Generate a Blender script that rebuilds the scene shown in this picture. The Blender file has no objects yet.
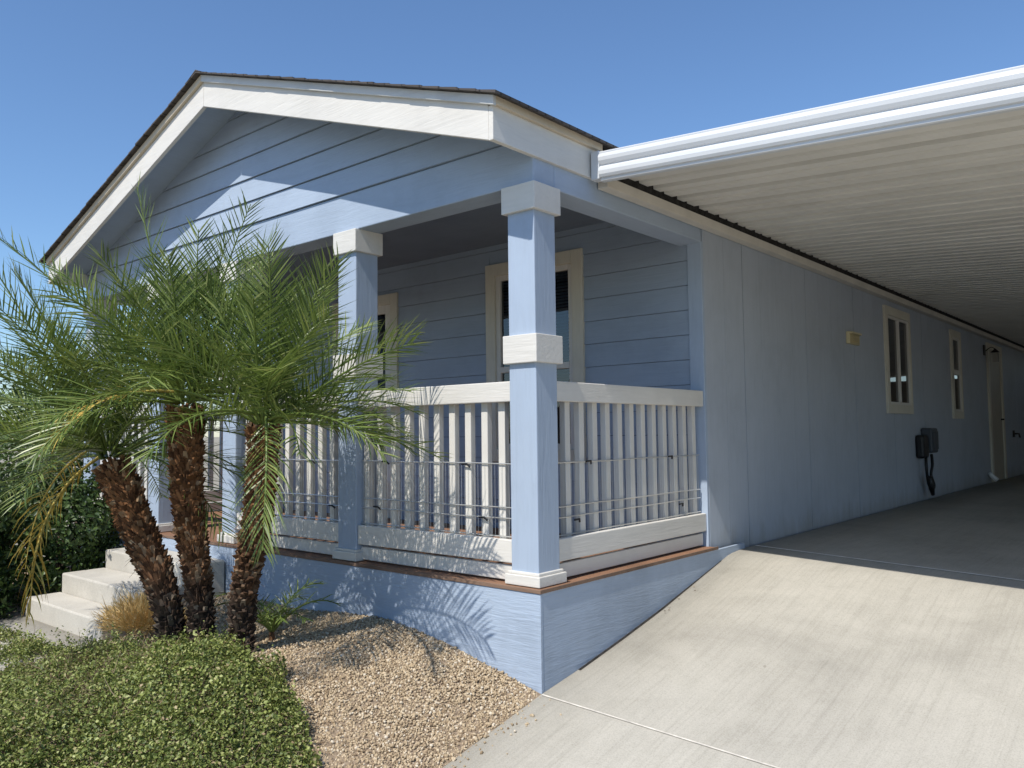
import bpy, math, random
import numpy as np
from mathutils import Vector, Matrix
random.seed(7); rng = np.random.default_rng(7)
S = bpy.context.scene
COL = S.collection
rad = math.radians

# ------------------------------------------------------------------ camera
yaw, pitch, roll = -0.7055, 0.0600, -0.0120
F = Vector((math.sin(yaw)*math.cos(pitch), math.cos(yaw)*math.cos(pitch), math.sin(pitch)))
r0 = Vector((math.cos(yaw), -math.sin(yaw), 0)); u0 = r0.cross(F)
Rr = r0*math.cos(roll) + u0*math.sin(roll); Ur = -r0*math.sin(roll) + u0*math.cos(roll)
cam = bpy.data.cameras.new('camera'); cob = bpy.data.objects.new('camera', cam); COL.objects.link(cob)
M = Matrix((Rr, Ur, -F)).transposed().to_4x4(); M.translation = Vector((2.6719, -3.3307, 0.7992))
cob.matrix_world = M
cam.sensor_width = 36; cam.lens = 817.1/1024*36; cam.clip_end = 6000; cam.clip_start = .05
S.camera = cob

# ------------------------------------------------------------------ light
SUN = Vector((0.07, -0.765, 1.0)).normalized()        # towards the sun
el = math.asin(SUN.z); az = math.atan2(SUN.x, SUN.y)
w = bpy.data.worlds.new('World'); S.world = w; w.use_nodes = True
nt = w.node_tree; bg = nt.nodes['Background']
sky = nt.nodes.new('ShaderNodeTexSky'); sky.sky_type = 'NISHITA'; sky.sun_disc = False
sky.sun_elevation = el; sky.sun_rotation = az
sky.air_density = 1.12; sky.dust_density = 0.2; sky.ozone_density = 8.0; sky.altitude = 100
nt.links.new(sky.outputs[0], bg.inputs[0]); bg.inputs[1].default_value = 0.115
sl = bpy.data.lights.new('sun', 'SUN'); sl.energy = 3.7; sl.angle = rad(.53); sl.color = (1, .95, .87)
so = bpy.data.objects.new('sun', sl); COL.objects.link(so)
so.rotation_euler = (-SUN).to_track_quat('-Z', 'Y').to_euler(); so.location = (2, -8, 12)
S.view_settings.view_transform = 'Standard'; S.view_settings.look = 'None'
S.view_settings.exposure = 0.45; S.view_settings.gamma = 1

# ------------------------------------------------------------------ materials
def new_mat(name):
    m = bpy.data.materials.new(name); m.use_nodes = True
    return m, m.node_tree, m.node_tree.nodes['Principled BSDF']
def N(t, kind, **kw):
    n = t.nodes.new(kind)
    for k, v in kw.items(): setattr(n, k, v)
    return n
def coords(t, scale=(1, 1, 1), kind='Object'):
    c = N(t, 'ShaderNodeTexCoord'); mp = N(t, 'ShaderNodeMapping')
    mp.inputs['Scale'].default_value = scale
    t.links.new(c.outputs[kind], mp.inputs['Vector']); return mp.outputs[0]
def noise(t, vec, scale, detail=4, rough=.55, dist=0):
    n = N(t, 'ShaderNodeTexNoise'); n.inputs['Scale'].default_value = scale
    n.inputs['Detail'].default_value = detail; n.inputs['Roughness'].default_value = rough
    n.inputs['Distortion'].default_value = dist
    t.links.new(vec, n.inputs['Vector']); return n.outputs['Fac']
def ramp(t, fac, stops):
    r = N(t, 'ShaderNodeValToRGB'); e = r.color_ramp.elements
    while len(e) < len(stops): e.new(.5)
    for i, (p, c) in enumerate(stops):
        e[i].position = p; e[i].color = (*c, 1)
    t.links.new(fac, r.inputs[0]); return r.outputs[0]
def mix(t, a, b, fac, mode='MIX'):
    m = N(t, 'ShaderNodeMix', data_type='RGBA', blend_type=mode)
    if isinstance(fac, (int, float)): m.inputs[0].default_value = fac
    else: t.links.new(fac, m.inputs[0])
    for s, i in ((a, 6), (b, 7)):
        if isinstance(s, tuple): m.inputs[i].default_value = (*s, 1)
        else: t.links.new(s, m.inputs[i])
    return m.outputs[2]
def bump(t, b, h, strength=.3, dist=.01):
    n = N(t, 'ShaderNodeBump'); n.inputs['Strength'].default_value = strength
    n.inputs['Distance'].default_value = dist
    t.links.new(h, n.inputs['Height']); t.links.new(n.outputs[0], b.inputs['Normal'])
def k(c, f): return tuple(min(1, x*f) for x in c)
def wood_paint(name, col, axis, rough=.55, strength=.35, dirt=.12, spec=.35):
    """painted board with embossed grain running along axis"""
    m, t, b = new_mat(name)
    sc = [26, 26, 26]; sc[axis] = 2.2
    v = coords(t, sc)
    g = noise(t, v, 1.0, 5, .6, 1.2)
    sc2 = [110, 110, 110]; sc2[axis] = 9
    g2 = noise(t, coords(t, sc2), 1.0, 3, .6)
    h = N(t, 'ShaderNodeMath', operation='ADD'); t.links.new(g, h.inputs[0])
    hm = N(t, 'ShaderNodeMath', operation='MULTIPLY'); t.links.new(g2, hm.inputs[0]); hm.inputs[1].default_value = .5
    t.links.new(hm.outputs[0], h.inputs[1])
    big = noise(t, coords(t), 1.7, 5, .65)
    c = ramp(t, big, [(.3, k(col, 1-dirt)), (.5, col), (.75, k(col, 1.05))])
    c = mix(t, c, ramp(t, g, [(.3, (.86, .86, .86)), (.55, (1, 1, 1)), (.7, (1.0, 1.0, 1.0))]), .4, 'MULTIPLY')
    t.links.new(c, b.inputs['Base Color'])
    b.inputs['Roughness'].default_value = rough; b.inputs['Specular IOR Level'].default_value = spec
    bump(t, b, h.outputs[0], strength, .006)
    return m
BLUE = (.366, .438, .54); WHITE = (.66, .635, .585)
MAT = {}
for a, nm in enumerate('xyz'):
    MAT['blue_'+nm] = wood_paint('blue_paint_'+nm, BLUE, a)
    MAT['white_'+nm] = wood_paint('white_paint_'+nm, WHITE, a, dirt=.08)
MAT['skirt_x'] = wood_paint('blue_skirting_x', k(BLUE, 1.03), 0, strength=.75, dirt=.16)
MAT['skirt_y'] = wood_paint('blue_skirting_y', k(BLUE, 1.0), 1, strength=.6, dirt=.16)
MAT['panel'] = wood_paint('blue_panel_siding', (.42, .465, .53), 2, strength=.18, dirt=.09, rough=.65)
MAT['ceil'] = wood_paint('blue_ceiling_shaded', (.17, .21, .27), 0)  # house blue darkened: porch shade put into the ceiling colour
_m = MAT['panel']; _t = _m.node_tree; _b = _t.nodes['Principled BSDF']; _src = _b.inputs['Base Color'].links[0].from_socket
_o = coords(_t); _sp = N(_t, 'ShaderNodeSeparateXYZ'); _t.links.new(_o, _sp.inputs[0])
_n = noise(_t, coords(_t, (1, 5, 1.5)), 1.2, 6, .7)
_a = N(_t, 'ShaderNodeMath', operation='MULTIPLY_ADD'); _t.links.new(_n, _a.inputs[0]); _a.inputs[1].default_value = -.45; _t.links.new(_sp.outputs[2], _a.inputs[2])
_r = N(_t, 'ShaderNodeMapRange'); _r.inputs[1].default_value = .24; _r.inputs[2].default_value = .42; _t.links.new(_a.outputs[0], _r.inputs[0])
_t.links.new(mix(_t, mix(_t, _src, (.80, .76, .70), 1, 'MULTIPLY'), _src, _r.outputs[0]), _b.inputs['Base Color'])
MAT['blue_in_shaded'] = wood_paint('blue_paint_porch_shaded', k(BLUE, .86), 0)  # darker copy of the house blue carries the porch shade
MAT['cream_z'] = wood_paint('cream_trim_z', (.62, .585, .49), 2, dirt=.12)
MAT['cream_y'] = wood_paint('cream_trim_y', (.62, .585, .49), 1, dirt=.12)
MAT['tan_y'] = wood_paint('tan_trim_y', (.58, .50, .38), 1, dirt=.2)
MAT['grey_x'] = wood_paint('grey_trim_x', (.60, .60, .58), 0, dirt=.2)
MAT['taupe'] = wood_paint('taupe_door', (.42, .38, .31), 2, dirt=.1, strength=.1)
MAT['deck_edge'] = wood_paint('brown_deck_edge', (.21, .135, .095), 0, dirt=.5, strength=.8, rough=.8)
MAT['deck'] = wood_paint('brown_deck_boards', (.25, .135, .08), 0, dirt=.3, strength=.5, rough=.8)

def plain(name, col, rough=.5, metal=0, spec=.5, var=.08, scale=6):
    m, t, b = new_mat(name)
    f = noise(t, coords(t), scale, 5, .6)
    t.links.new(ramp(t, f, [(.3, k(col, 1-var)), (.7, k(col, 1+var))]), b.inputs['Base Color'])
    b.inputs['Roughness'].default_value = rough; b.inputs['Metallic'].default_value = metal
    b.inputs['Specular IOR Level'].default_value = spec
    return m
MAT['alu'] = plain('white_enamelled_aluminium', (.60, .62, .64), .35, 0, .5, .04, 2)
MAT['pan'] = plain('off_white_roof_pans', (.70, .685, .64), .5, 0, .4, .10, 1.5)
MAT['ledger'] = plain('beige_ledger', (.62, .58, .51), .5, 0, .4, .1, 3)
MAT['wire'] = plain('galvanised_wire', (.62, .62, .60), .35, .6)
MAT['black'] = plain('black_plastic', (.012, .012, .014), .45, 0, .4)
MAT['darkgrey'] = plain('dark_grey_plastic', (.055, .065, .08), .45, 0, .4)
MAT['vent'] = plain('cream_vent_plastic', (.62, .54, .33), .5)
MAT['whiteplastic'] = plain('white_plastic', (.8, .8, .8), .4)
MAT['iron'] = plain('dark_iron', (.025, .022, .02), .5, .4)
MAT['lampglass'] = plain('lamp_glass', (.35, .33, .28), .15)
MAT['interior'] = plain('dark_room', (.012, .014, .018), .9)
MAT['blind'] = plain('slate_blind', (.16, .2, .26), .5)
MAT['jointfill'] = plain('pale_joint_filler', (.62, .58, .51), .85, 0, .2, .3, 18)
MAT['jointpale'] = plain('chalky_joint_filler', (.84, .82, .77), .85, 0, .2, .15, 18)
MAT['gap'] = plain('dark_filler_and_shade', (.035, .033, .032), .9, 0, .1, .5, 20)  # serves the slab gap and the painted shade above the ledger
m, t, b = new_mat('window_glass'); MAT['glass'] = m
b.inputs['Base Color'].default_value = (.008, .012, .018, 1); b.inputs['Roughness'].default_value = .02
b.inputs['Specular IOR Level'].default_value = .9; b.inputs['IOR'].default_value = 1.6
m, t, b = new_mat('clear_glass'); MAT['clear'] = m
tr = N(t, 'ShaderNodeBsdfTransparent'); tr.inputs[0].default_value = (.55, .62, .66, 1)
gl = N(t, 'ShaderNodeBsdfGlossy'); gl.inputs['Roughness'].default_value = .01
fr = N(t, 'ShaderNodeFresnel'); fr.inputs[0].default_value = 1.9
ms = N(t, 'ShaderNodeMixShader'); t.links.new(fr.outputs[0], ms.inputs[0]); t.links.new(tr.outputs[0], ms.inputs[1]); t.links.new(gl.outputs[0], ms.inputs[2])
t.links.new(ms.outputs[0], t.nodes['Material Output'].inputs[0])

def concrete(name, base, streak=True):
    m, t, b = new_mat(name)
    o = coords(t)
    f1 = noise(t, o, .55, 9, .66, .5); f2 = noise(t, o, 5, 9, .78, .5); f3 = noise(t, o, 150, 3, .7)
    c = ramp(t, f1, [(.30, k(base, .78)), (.50, base), (.68, k(base, 1.08))])
    c = mix(t, c, ramp(t, f2, [(.32, (.84, .838, .825)), (.55, (1, 1, 1))]), .55, 'MULTIPLY')
    c = mix(t, c, ramp(t, f3, [(.32, (.74, .735, .72)), (.55, (1, 1, 1))]), .8, 'MULTIPLY')
    if streak:
        f4 = noise(t, coords(t, (9, .7, 1)), 1, 6, .7, .3)
        c = mix(t, c, ramp(t, f4, [(.33, (.78, .778, .765)), (.52, (1, 1, 1))]), .32, 'MULTIPLY')
        f5 = noise(t, coords(t, (60, 1.6, 1)), 1, 3, .6)
        c = mix(t, c, ramp(t, f5, [(.36, (.82, .82, .81)), (.5, (1, 1, 1))]), .38, 'MULTIPLY')
        # trowel sweeps across the slab and small dark spots
        mp = N(t, 'ShaderNodeMapping'); mp.inputs['Rotation'].default_value = (0, 0, rad(38)); mp.inputs['Scale'].default_value = (45, 2, 1)
        t.links.new(o, mp.inputs[0])
        f6 = noise(t, mp.outputs[0], 1, 3, .6, .6)
        c = mix(t, c, ramp(t, f6, [(.38, (.9, .9, .9)), (.5, (1, 1, 1))]), .35, 'MULTIPLY')
        f7 = noise(t, o, 11, 2, .5)
        c = mix(t, c, ramp(t, f7, [(.20, (.6, .58, .55)), (.23, (1, 1, 1))]), .6, 'MULTIPLY')
    t.links.new(c, b.inputs['Base Color']); b.inputs['Roughness'].default_value = .88
    b.inputs['Specular IOR Level'].default_value = .25
    bump(t, b, f3, .25, .003)
    return m
MAT['concrete'] = concrete('driveway_concrete', (.475, .448, .388))
MAT['stepconc'] = concrete('step_concrete', (.56, .53, .47), False)

def island(name, stops, rough=.7, transl=0, spec=.3, tcol=None):
    m, t, b = new_mat(name)
    g = N(t, 'ShaderNodeNewGeometry')
    c = ramp(t, g.outputs['Random Per Island'], stops)
    t.links.new(c, b.inputs['Base Color']); b.inputs['Roughness'].default_value = rough
    b.inputs['Specular IOR Level'].default_value = spec
    if transl:
        tl = N(t, 'ShaderNodeBsdfTranslucent')
        t.links.new(mix(t, c, tcol or (1.0, 1.0, .45), .5, 'MULTIPLY') if tcol is None else mix(t, c, tcol, .5), tl.inputs[0])
        ms = N(t, 'ShaderNodeMixShader'); ms.inputs[0].default_value = transl
        t.links.new(b.outputs[0], ms.inputs[1]); t.links.new(tl.outputs[0], ms.inputs[2])
        t.links.new(ms.outputs[0], t.nodes['Material Output'].inputs[0])
    return m
MAT['frond'] = island('palm_green', [(0, (.058, .098, .020)), (.4, (.135, .195, .042)), (.8, (.215, .275, .068)), (1, (.34, .35, .14))], .38, .25, .5)
MAT['frond_dry'] = island('palm_yellow', [(0, (.50, .31, .06)), (.5, (.64, .45, .11)), (.8, (.45, .43, .13)), (1, (.70, .56, .26))], .6, .25)
MAT['bark'] = island('palm_bark', [(0, (.040, .022, .013)), (.45, (.10, .052, .026)), (.8, (.17, .088, .042)), (1, (.27, .18, .11))], .85, 0, .2)
def bark2():  # darker low down: old bark plus crown shade put into the colour
    m, t, b = new_mat('palm_bark_aged_shaded')
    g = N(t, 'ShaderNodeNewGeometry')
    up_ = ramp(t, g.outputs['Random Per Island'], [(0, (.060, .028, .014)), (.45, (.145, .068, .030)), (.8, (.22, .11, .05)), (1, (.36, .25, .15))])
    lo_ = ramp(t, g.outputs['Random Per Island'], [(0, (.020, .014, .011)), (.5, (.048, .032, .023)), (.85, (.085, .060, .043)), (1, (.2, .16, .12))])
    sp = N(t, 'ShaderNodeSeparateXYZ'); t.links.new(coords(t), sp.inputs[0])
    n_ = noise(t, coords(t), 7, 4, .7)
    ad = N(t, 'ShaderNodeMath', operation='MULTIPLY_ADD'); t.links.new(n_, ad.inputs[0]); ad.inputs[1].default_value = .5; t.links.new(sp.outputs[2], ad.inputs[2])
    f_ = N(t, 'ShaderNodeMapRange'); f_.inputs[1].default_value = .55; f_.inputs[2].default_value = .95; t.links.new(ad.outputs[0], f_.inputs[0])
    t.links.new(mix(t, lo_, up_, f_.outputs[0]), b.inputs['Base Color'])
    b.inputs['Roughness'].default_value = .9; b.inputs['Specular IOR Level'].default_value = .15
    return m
MAT['bark_aged_shaded'] = bark2()
MAT['bark_low'] = island('palm_bark_weathered', [(0, (.028, .019, .014)), (.5, (.062, .040, .027)), (.85, (.10, .068, .045)), (1, (.2, .15, .11))], .9, 0, .15)
MAT['leaf'] = island('ground_cover_leaf', [(0, (.085, .12, .03)), (.4, (.18, .22, .055)), (.75, (.30, .34, .095)), (.92, (.44, .46, .18)), (1, (.40, .29, .17))], .5, .22, .4)
MAT['twig'] = island('twig', [(0, (.09, .06, .04)), (.6, (.2, .14, .09)), (1, (.34, .26, .17))], .9)
MAT['hedge'] = island('hedge_leaf', [(0, (.020, .044, .011)), (.5, (.046, .086, .020)), (1, (.095, .145, .035))], .45, .15, .4)
MAT['dry'] = island('dry_stem', [(0, (.50, .34, .13)), (.6, (.72, .50, .21)), (1, (.80, .62, .32))], .8, .2)
MAT['pebble'] = island('pebble', [(0, (.19, .13, .08)), (.15, (.34, .255, .16)), (.55, (.45, .35, .225)), (.85, (.54, .43, .29)), (1, (.62, .55, .44))], .85, 0, .25)
m, t, b = new_mat('gravel_soil'); MAT['soil'] = m
o = coords(t); f = noise(t, o, 60, 4, .7); f2 = noise(t, o, 1.3, 4, .6)
c = ramp(t, f, [(.3, (.14, .10, .07)), (.6, (.38, .29, .20))]); c = mix(t, c, ramp(t, f2, [(.3, (.75, .74, .72)), (.7, (1, 1, 1))]), 1, 'MULTIPLY')
t.links.new(c, b.inputs['Base Color']); b.inputs['Roughness'].default_value = .95; bump(t, b, f, .6, .01)
m, t, b = new_mat('open_ground'); MAT['ground'] = m
o = coords(t); f = noise(t, o, .5, 6, .6); f2 = noise(t, o, 14, 5, .7)
c = mix(t, ramp(t, f, [(.35, (.30, .26, .19)), (.65, (.40, .36, .28))]), ramp(t, f2, [(.3, (.7, .7, .7)), (.7, (1, 1, 1))]), 1, 'MULTIPLY')
t.links.new(c, b.inputs['Base Color']); b.inputs['Roughness'].default_value = .95
m, t, b = new_mat('asphalt_shingle'); MAT['shingle'] = m
br = N(t, 'ShaderNodeTexBrick'); t.links.new(coords(t, (1, 1, 1)), br.inputs['Vector']); br.inputs['Scale'].default_value = 3.5
br.inputs['Color1'].default_value = (.055, .047, .043, 1); br.inputs['Color2'].default_value = (.085, .073, .066, 1); br.inputs['Mortar'].default_value = (.02, .018, .017, 1)
t.links.new(br.outputs[0], b.inputs['Base Color']); b.inputs['Roughness'].default_value = .95

# ------------------------------------------------------------------ mesh helpers
class MB:
    def __init__(s): s.v = []; s.f = []
    def add(s, vs, fs):
        o = len(s.v); s.v += [tuple(p) for p in vs]; s.f += [tuple(i+o for i in q) for q in fs]; return s
    def box(s, x0, x1, y0, y1, z0, z1):
        return s.add([(x, y, z) for z in (z0, z1) for y in (y0, y1) for x in (x0, x1)],
                     [(0, 2, 3, 1), (4, 5, 7, 6), (0, 1, 5, 4), (2, 6, 7, 3), (0, 4, 6, 2), (1, 3, 7, 5)])
    def prism(s, poly, axis, a, b):
        """extrude a 2D polygon (other two axes in order) along axis from a to b"""
        def P(p, q):
            l = list(p); l.insert(axis, q); return tuple(l)
        n = len(poly)
        vs = [P(p, a) for p in poly] + [P(p, b) for p in poly]
        fs = [tuple(range(n))[::-1], tuple(range(n, 2*n))] + [(i, (i+1) % n, (i+1) % n+n, i+n) for i in range(n)]
        return s.add(vs, fs)
    def tube(s, pts, r, n=6, caps=True):
        pts = [Vector(p) for p in pts]; rr = r if isinstance(r, (list, tuple)) else [r]*len(pts)
        vs = []; fs = []
        up = None
        for i, p in enumerate(pts):
            d = (pts[min(i+1, len(pts)-1)] - pts[max(i-1, 0)]).normalized()
            if up is None or abs(up.dot(d)) > .98:
                up = Vector((0, 0, 1)) if abs(d.z) < .9 else Vector((1, 0, 0))
            a = d.cross(up).normalized(); bb = a.cross(d).normalized(); up = bb
            for j in range(n):
                th = 2*math.pi*j/n
                vs.append(p + (a*math.cos(th)+bb*math.sin(th))*rr[i])
        for i in range(len(pts)-1):
            for j in range(n):
                fs.append((i*n+j, i*n+(j+1) % n, (i+1)*n+(j+1) % n, (i+1)*n+j))
        if caps: fs += [tuple(range(n))[::-1], tuple(range((len(pts)-1)*n, len(pts)*n))]
        return s.add(vs, fs)
BASE = {}
def wloc(o):
    return BASE.get(o.name, Vector((0, 0, 0))) if o else Vector((0, 0, 0))
def obj(name, mb, mat, parent=None, bev=0, smooth=False):
    """link the collected shape as ONE mesh object; coordinates given in world space"""
    off = wloc(parent)
    me = bpy.data.meshes.new(name)
    me.from_pydata([(x-off.x, y-off.y, z-off.z) for x, y, z in mb.v], [], mb.f); me.validate(); me.update()
    import bmesh
    bm = bmesh.new(); bm.from_mesh(me); bmesh.ops.recalc_face_normals(bm, faces=bm.faces[:]); bm.to_mesh(me); bm.free()
    me.materials.append(MAT[mat] if isinstance(mat, str) else mat)
    if smooth:
        for p in me.polygons: p.use_smooth = True
    o = bpy.data.objects.new(name, me); COL.objects.link(o)
    if parent is not None: o.parent = parent
    BASE[o.name] = off.copy()
    if bev:
        md = o.modifiers.new('soft_edges', 'BEVEL'); md.width = bev; md.segments = 2; md.limit_method = 'ANGLE'; md.angle_limit = rad(40)
    return o
def raw(name, V, Fc, mat, parent=None, smooth=False):
    """numpy mesh: V (n,3), Fc (m,k) all faces with k corners"""
    off = wloc(parent); V = np.asarray(V, float) - np.array(off)
    me = bpy.data.meshes.new(name); kk = Fc.shape[1]
    me.vertices.add(len(V)); me.vertices.foreach_set('co', V.ravel())
    me.loops.add(Fc.size); me.loops.foreach_set('vertex_index', Fc.ravel().astype(np.int32))
    me.polygons.add(len(Fc)); me.polygons.foreach_set('loop_start', np.arange(0, Fc.size, kk, dtype=np.int32))
    me.polygons.foreach_set('loop_total', np.full(len(Fc), kk, dtype=np.int32))
    if smooth: me.polygons.foreach_set('use_smooth', np.ones(len(Fc), bool))
    me.update(calc_edges=True)
    me.materials.append(MAT[mat])
    o = bpy.data.objects.new(name, me); COL.objects.link(o)
    if parent is not None: o.parent = parent
    BASE[o.name] = off.copy()
    return o
def tag(o, label=None, cat=None, group=None, kind=None):
    if label: o['label'] = label
    if cat: o['category'] = cat
    if group: o['group'] = group
    if kind: o['kind'] = kind
    return o
def thing(name, loc, label, cat, group=None):
    o = bpy.data.objects.new(name, None); COL.objects.link(o); o.location = loc; o.empty_display_size = .1
    BASE[o.name] = Vector(loc); return tag(o, label, cat, group)

# ------------------------------------------------------------------ terrain
CX = [-6, -2.95, -2.2, -1.8, -1.57, -1.2, -1.0, -.6, -.23, .05]
CZ = [-.40, -.36, -.362, -.352, -.318, -.303, -.314, -.37, -.453, -.515]
SX = [-6, -2.9, -1.8, -1.2, -.5, .05]
SS = [.22, .22, .10, .05, .13, .21]
DY = [-30, -8, -3.5, -2.0, -1.2, -.74, -.06, .25, .67, 1.12, 1.64, 2.10, 2.25, 2.5, 40]
DZ = [-1.25, -1.12, -.95, -.83, -.73, -.655, -.515, -.466, -.387, -.295, -.175, -.070, -.060, -.058, -.058]
def drive(x, y): return np.interp(y, DY, DZ) - .045*(np.asarray(x) - .05)
def yard(x, y):
    x = np.asarray(x, float); y = np.asarray(y, float)
    c = np.interp(x, CX, CZ); s = np.interp(x, SX, SS)
    d = np.minimum(y + .05, 0)
    z = c + s*d - .13*np.maximum(0, -1.05-y)**1.5
    return np.maximum(z, -.95 - .02*np.maximum(0, -y-3))
def grid(xs, ys, fz):
    X, Y = np.meshgrid(xs, ys); Z = fz(X, Y)
    V = np.stack([X, Y, Z], -1).reshape(-1, 3); nx, ny = len(xs), len(ys)
    i = np.arange(nx-1)[None, :] + nx*np.arange(ny-1)[:, None]
    Fc = np.stack([i, i+1, i+1+nx, i+nx], -1).reshape(-1, 4)
    return V, Fc
V, Fc = grid(np.r_[np.linspace(-9, -3.2, 20), np.linspace(-3, .05, 80)], np.r_[np.linspace(-12, -3.2, 20), np.linspace(-3, -.05, 80)], yard)
tag(raw('gravel_bed', V, Fc, 'soil', smooth=True), kind='structure')
g = MB().add([(-3000, -3000, -1.32), (3000, -3000, -1.32), (3000, 3000, -1.32), (-3000, 3000, -1.32)], [(0, 1, 2, 3)])
tag(obj('ground', g, 'ground'), kind='structure')
side = MB().box(-14, -5.7, -.05, 30, -1.5, -.62).box(5.7, 30, -12, 30, -1.5, -.45)
tag(obj('yard', side, 'ground'), kind='structure')
# driveway slab
ys = np.r_[np.linspace(-12, -1.5, 12), np.linspace(-1.3, 2.6, 60), np.linspace(3, 20, 12)]
V, Fc = grid(np.linspace(.05, 5.7, 12), ys, drive)
dv = raw('driveway', V, Fc, 'concrete'); tag(dv, kind='structure')
sk = dv.modifiers.new('slab', 'SOLIDIFY'); sk.thickness = .22; sk.offset = -1 if True else 1
def strip(y0, wd, x0, x1, n=20, lift=.004):
    mb = MB()
    for i in range(n):
        xa = x0+(x1-x0)*i/n; xb = x0+(x1-x0)*(i+1)/n
        mb.add([(xa, y0, drive(xa, y0)+lift), (xb, y0, drive(xb, y0)+lift), (xb, y0+wd, drive(xb, y0+wd)+lift), (xa, y0+wd, drive(xa, y0+wd)+lift)], [(0, 1, 2, 3)])
    return mb
obj('joint', strip(-.064, .010, .06, 5.2), 'jointfill', dv); obj('joint', strip(2.49, .03, .06, 5.2), 'jointpale', dv)
gp = MB(); yy = np.linspace(.26, 1.96, 24)
for a, b2 in zip(yy[:-1], yy[1:]):
    wa = .013*min(1, (1.96-a)/1.0+.15); wb = .013*min(1, (1.96-b2)/1.0+.15)
    gp.add([(.051, a, drive(.06, a)+.004), (.053+wa, a, drive(.06, a)+.004), (.053+wb, b2, drive(.06, b2)+.004), (.051, b2, drive(.06, b2)+.004)], [(0, 1, 2, 3)])
obj('expansion_gap', gp, 'gap', dv)
# walkway
V, Fc = grid(np.linspace(-4.3, -2.92, 6), np.linspace(-9, -.93, 20), lambda x, y: -.545 + .03*np.minimum(0, y+.9))
wk = raw('walkway', V, Fc, 'stepconc'); tag(wk, kind='structure')
sd = wk.modifiers.new('slab', 'SOLIDIFY'); sd.thickness = .2; sd.offset = -1

# ------------------------------------------------------------------ concrete steps
st = thing('concrete_steps', (-3.6, -.5, -.55), 'three pale concrete steps climbing to the porch beside the palms', 'steps')
for z1, y0, y1 in ((-.112, -.36, -.056), (-.255, -.69, -.36), (-.40, -.945, -.69)):
    obj('step', MB().box(-4.25, -2.93, y0+(.0 if y1 > -.1 else 0), y1 - .002, -.75, z1), 'stepconc', st, .012)

# ------------------------------------------------------------------ house
H = thing('house', (-2.8, 0, -.55), 'pale blue single storey house with white trimmed gable and railed corner porch', 'house')
W = .184; LY = 1.9017; XL = -5.60; XM = -2.80; YE = 19.0
SL = (3.389-2.442)/(XM*-1+.02)
OH = -.34
def rtop(x): return 3.389 - SL*abs(x-XM)        # top of the rake boards
def lap(x0, x1, zs, y, openings=(), clip=None, proud=.016, gap=.006):
    """lapped boards facing -y; zs board edges from low to high"""
    mb = MB()
    for za, zb in zip(zs[:-1], zs[1:]):
        cuts = [(x0, x1)]
        for ox0, ox1, oz0, oz1 in openings:
            if zb > oz0+.02 and za < oz1-.02:
                nc = []
                for a, b2 in cuts:
                    if ox0 > a and ox0 < b2: nc.append((a, ox0))
                    if ox1 > a and ox1 < b2: nc.append((ox1, b2))
                    if not (a < ox0 < b2 or a < ox1 < b2): nc.append((a, b2))
                cuts = nc
        for a, b2 in cuts:
            if clip:
                al, ar = clip(za); bl, br_ = clip(zb)
                if al > ar: continue
                if bl > br_: bl = br_ = (bl+br_)/2
            else: al = bl = a; ar = br_ = b2
            if not clip: pass
            mb.add([(al, y-proud, za+gap), (ar, y-proud, za+gap), (br_, y-.003, zb-.0), (bl, y-.003, zb-.0), (al, y+.02, za+gap), (ar, y+.02, za+gap), (br_, y+.02, zb), (bl, y+.02, zb)],
                   [(0, 1, 2, 3), (0, 4, 5, 1), (3, 2, 6, 7), (1, 5, 6, 2), (0, 3, 7, 4)])
        for ox0, ox1, oz0, oz1 in openings:
            if zb > oz0+.02 and za < oz1-.02:
                if zb > oz1+.002: mb.box(ox0, ox1, y-.004, y+.02, oz1, zb-.001)
                if za < oz0-.002: mb.box(ox0, ox1, y-proud, y+.02, za, oz0)
    return mb
# gable
def gclip(z):
    d = (3.389 - .06 - z)/SL
    return max(XL, XM-d), min(0, XM+d)
zs = [2.377+.1735*i for i in range(6)]; zs.append(3.31)
obj('gable_siding', lap(XL, 0, zs, 0, clip=gclip), 'blue_x', H)
obj('porch_beam', MB().box(XL, 0, 0, W, 2.13, 2.379), 'blue_x', H, .006)
obj('porch_beam', MB().box(-W, -.001, W, LY-.002, 2.13, 2.36), 'blue_y', H, .006); obj('porch_beam', MB().box(XL, XL+W, W, LY, 2.13, 2.36), 'blue_y', H, .006)
obj('corner_board', MB().box(-.11, .004, -.018, .1, 2.379, 2.46), 'blue_z', H, .003)
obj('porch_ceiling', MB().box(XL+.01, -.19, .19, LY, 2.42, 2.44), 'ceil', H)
# porch back wall with window and door openings
WX0, WX1, WZ0, WZ1 = -2.05, -1.025, .56, 2.25
DX0, DX1, DZ1 = -4.20, -3.20, 2.16
zs = [1.126+.178*i for i in range(-7, 9)]
obj('porch_wall', lap(XL, -.112, zs, LY, openings=((WX0+.03, WX1-.03, WZ0+.03, WZ1-.03), (DX0+.03, DX1-.03, -.2, DZ1-.03)), proud=.011, gap=.003), 'blue_in_shaded', H)
obj('corner_board', MB().box(-.112, -.001, LY-.02, LY+.06, -.6, 2.24), 'blue_z', H, .004)
obj('room_shell', MB().box(XL+.1, -.15, LY+.6, LY+.62, -.1, 2.6), 'interior', H)
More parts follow.
